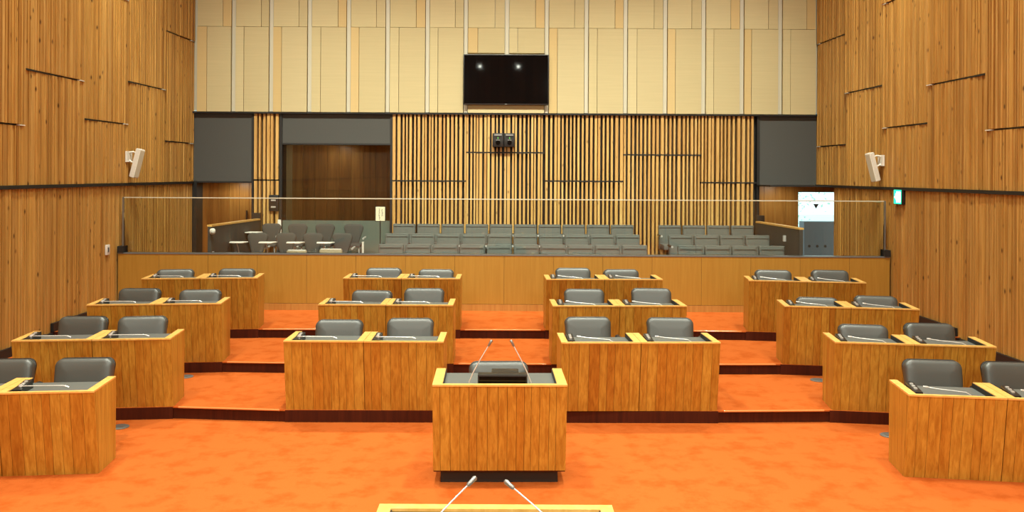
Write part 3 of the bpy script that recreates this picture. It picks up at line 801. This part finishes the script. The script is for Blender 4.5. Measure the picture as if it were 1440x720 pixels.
for i, (p, wd, ht) in enumerate(((417.5, .33, 1.195), (465.5, .37, 1.215))):
    g = thing('low_chair', 'low beige-backed chair just behind the glass, %s the other' % ('nearer the partition than' if i == 0 else 'farther from the partition than'), 'chair', ((p-710)*13.9/1200, 13.9, .48), 0, 'beige low chairs')
    h = ht-.48
    bm = slab_bm(wd*.95, wd, .40, [(.01, .05), (0, .04), (0, .01), (.01, 0)], .03, 4)
    bmesh.ops.transform(bm, matrix=Matrix.Translation((0, 0, h-.40)), verts=bm.verts); frombm('backrest', bm, 'beige', g, True)
    bbox('top_edge', -wd/2+.02, wd/2-.02, .0, .05, h-.012, h+.004, 'white', g, .005)
    bbox('seat', -wd/2, wd/2, -.38, 0, .38, .43, 'beige', g, .015)
    for sx in (-1, 1):
        for sy in (-.34, .02): box('leg', sx*wd*.42-.012, sx*wd*.42+.012, sy-.012, sy+.012, 0, .39, 'railgrey', g)
po = thing('stanchion', 'short slim white post between the tablet-arm chairs and gallery seats', 'post', (-2.34, 14.1, .48))
tube('post', [(0, 0, .01), (0, 0, .83)], .018, 'white', po, 10); tube('foot', [(0, 0, 0), (0, 0, .012)], .11, 'railgrey', po, 16)
tube('cap', [(0, 0, .83), (0, 0, .842)], .02, 'white', po, 10)
# sign on a pole
sg = thing('sign_stand', 'cream card sign with two columns of writing on thin black pole', 'sign', (-2.20, 15.1, .60))
tube('pole', [(-.0, 0, .01), (0, 0, 1.02)], .009, 'black', sg, 8); tube('foot', [(0, 0, 0), (0, 0, .012)], .13, 'black', sg, 20)
box('card_holder', -.092, .092, .0, .012, 1.0, 1.275, 'black', sg)
cd = box('card', -.082, .082, -.004, 0, 1.012, 1.262, 'card', sg)
bm = bmesh.new(); rt = random.Random(4)
for cx, n, z1 in ((-.02, 11, 1.235), (.032, 7, 1.225)):
    for i in range(n):
        z = z1 - i*.0185
        for q in range(4):
            a = (rt.uniform(-.010, .002), rt.uniform(-.007, .006)); hz = rt.random() < .6
            wv, hv = ((rt.uniform(.012, .020), .0036) if hz else (.0036, rt.uniform(.009, .014)))
            x0, zz = cx+a[0], z+a[1]
            vs = [bm.verts.new(p) for p in ((x0, -.0048, zz), (x0+wv, -.0048, zz), (x0+wv, -.0048, zz-hv), (x0, -.0048, zz-hv))]
            bm.faces.new(vs)
frombm('writing', bm, 'black', sg)
lf = thing('leaflet', 'white folded leaflet leaning beside the booth window frame', 'leaflet', (-4.22, 15.9, .72))
hexa('sheet', [(.0, 0, .45), (.07, 0, .45), (.07, .012, .45), (.0, .012, .45), (-.025, .06, .86), (.035, .06, .86), (.035, .072, .86), (-.025, .072, .86)], 'white', lf)
hexa('holder', [(-.035, .014, 0), (.045, .014, 0), (.045, .03, 0), (-.035, .03, 0), (-.035, .014, .46), (.045, .014, .46), (.045, .03, .46), (-.035, .03, .46)], 'railgrey', lf)

# ---------------------------------------------------------------- wall fittings
tvo = thing('television', 'large black flat television mounted on the cream back wall', 'television', (.013, 15.98, 3.75))
bbox('casing', -.80, .80, 0, .055, 0, .945, 'plastic', tvo, .006)
box('screen', -.785, .785, -.003, .004, .025, .93, 'screen', tvo)
box('wall_bracket', -.35, .35, .055, .100, .25, .70, 'plastic', tvo)
box('badge', -.02, .02, -.003, .0, .008, .018, 'railgrey', tvo)
for i, (p, lab) in enumerate(((700, 'black box camera on the slatted wall, on the booth side of its twin'), (716.3, 'black box camera on the slatted wall, on the glass-door side of its twin'))):
    x = (p-710)*16.0/1200
    c = thing('wall_camera', lab, 'camera', (x, 16.0, 2.965), 0, 'paired wall cameras')
    bbox('housing', -.102, .102, .0, .15, 0, .255, 'plastic', c, .008)
    hexa('hood', [(-.07, -.05, .205), (.07, -.05, .205), (.07, 0, .205), (-.07, 0, .205), (-.07, -.05, .225), (.07, -.05, .225), (.07, 0, .24), (-.07, 0, .24)], 'railgrey', c)
    box('green_light', -.009, .009, -.004, 0, .150, .182, 'greenled', c)
    tube('lens', [(0, 0, .08), (0, -.03, .08)], [.045, .038], 'screen', c, 14)
    box('label_plate', -.032, .032, -.004, 0, .118, .130, 'railgrey', c)
sb = thing('switch_box', 'dark double switch box on the narrow slat strip beside the booth', 'switch', (-4.37, 16.12, 1.73))
bbox('housing', -.088, .088, 0, .05, 0, .305, 'black', sb, .006)
for z in (.055, .18):
    box('bezel', -.065, .065, -.006, .0, z-.01, z+.085, 'plastic', sb); box('silver_plate', -.045, .045, -.010, -.006, z+.01, z+.04, 'chrome', sb)
for s, lab in ((-1, 'white slim loudspeaker tilted on the wall with the small switch'), (1, 'white slim loudspeaker tilted on the wall with the exit sign')):
    l = thing('wall_speaker', lab, 'loudspeaker', (s*(XW-.01), 13.35, 2.62), 0, 'white wall loudspeakers')
    box('wall_plate', -.03, .0, -.09, .09, -.01, .16, 'white', l) if s > 0 else box('wall_plate', 0, .03, -.09, .09, -.01, .16, 'white', l)
    i_ = -s
    tube('bracket_arm', [(i_*.02, 0, .14), (i_*.08, 0, .15), (i_*.14, 0, .13)], .014, 'white', l, 8)
    tube('bracket_arm', [(i_*.02, 0, .02), (i_*.06, 0, -.01), (i_*.11, 0, -.015)], .014, 'white', l, 8)
    T = Matrix.Translation((i_*.155, -.02, -.03)) @ Matrix.Rotation(R(14*i_), 4, 'Y') @ Matrix.Rotation(R(25*-i_), 4, 'Z')
    bm = bmesh.new(); bmesh.ops.create_cube(bm, size=1)
    for v in bm.verts: v.co = (v.co.x*.10, v.co.y*.11, v.co.z*.46)
    bmesh.ops.bevel(bm, geom=bm.edges[:], offset=.010, segments=2, affect='EDGES')
    bmesh.ops.transform(bm, matrix=T, verts=bm.verts); frombm('cabinet', bm, 'white', l, True)
    bm = bmesh.new(); bmesh.ops.create_cube(bm, size=1)
    for v in bm.verts: v.co = (v.co.x*.006 + i_*.052, v.co.y*.085, v.co.z*.42)
    bmesh.ops.transform(bm, matrix=T, verts=bm.verts); frombm('grille', bm, 'strip', l)
ex = thing('exit_sign', 'small square green and white illuminated exit sign below the dark ledge', 'sign', (XW+.005, 12.75, 2.03))
bbox('housing', -.045, .01, -.125, .125, 0, .225, 'black', ex, .004)
box('green_panel', -.049, -.045, -.118, .118, .008, .217, 'exitgreen', ex)
def flatpoly(name, poly, x, mat, parent):
    bm = bmesh.new(); a = [bm.verts.new((x, y, z)) for y, z in poly]; b2 = [bm.verts.new((x-.002, y, z)) for y, z in poly]
    bm.faces.new(a); bm.faces.new(b2[::-1]); n = len(a)
    for i in range(n): bm.faces.new((a[i], a[(i+1) % n], b2[(i+1) % n], b2[i]))
    return frombm(name, bm, mat, parent)
flatpoly('doorway_symbol', [(-.10, .03), (.03, .03), (.03, .19), (-.10, .19)], -.0495, 'exitwhite', ex)
flatpoly('running_figure', [(.03, .06), (.06, .09), (.09, .10), (.085, .12), (.05, .125), (.06, .15), (.045, .165), (.02, .15), (.03, .115), (.01, .09)], -.0520, 'exitwhite', ex)
sw = thing('wall_switch', 'small white switch plate on the boarded wall near the parapet', 'switch', (-XW+.0, 12.70, 1.22))
bbox('plate', -.01, .014, -.055, .055, 0, .15, 'white', sw, .004); box('rocker', .014, .019, -.02, .02, .04, .11, 'railgrey', sw)
for i, (x, y, z, lab) in enumerate(((-3.69, 8.20, 0, 'round grey floor outlet beside the front desk along the white-switch wall'), (3.65, 8.06, 0, 'round grey floor outlet beside the front desk along the exit-sign wall'), (-3.63, 9.73, STEP, 'round grey floor outlet beside the second-row desk along the white-switch wall'), (3.58, 9.72, STEP, 'round grey floor outlet beside the second-row desk along the exit-sign wall'))):
    f = thing('floor_outlet', lab, 'outlet', (x, y, z), 0, 'round floor outlets')
    tube('ring', [(0, 0, 0), (0, 0, .006), (0, 0, .009)], [.088, .088, .080], 'disc', f, 24)
    box('flap', -.045, .045, -.03, .03, .009, .012, 'railgrey', f)
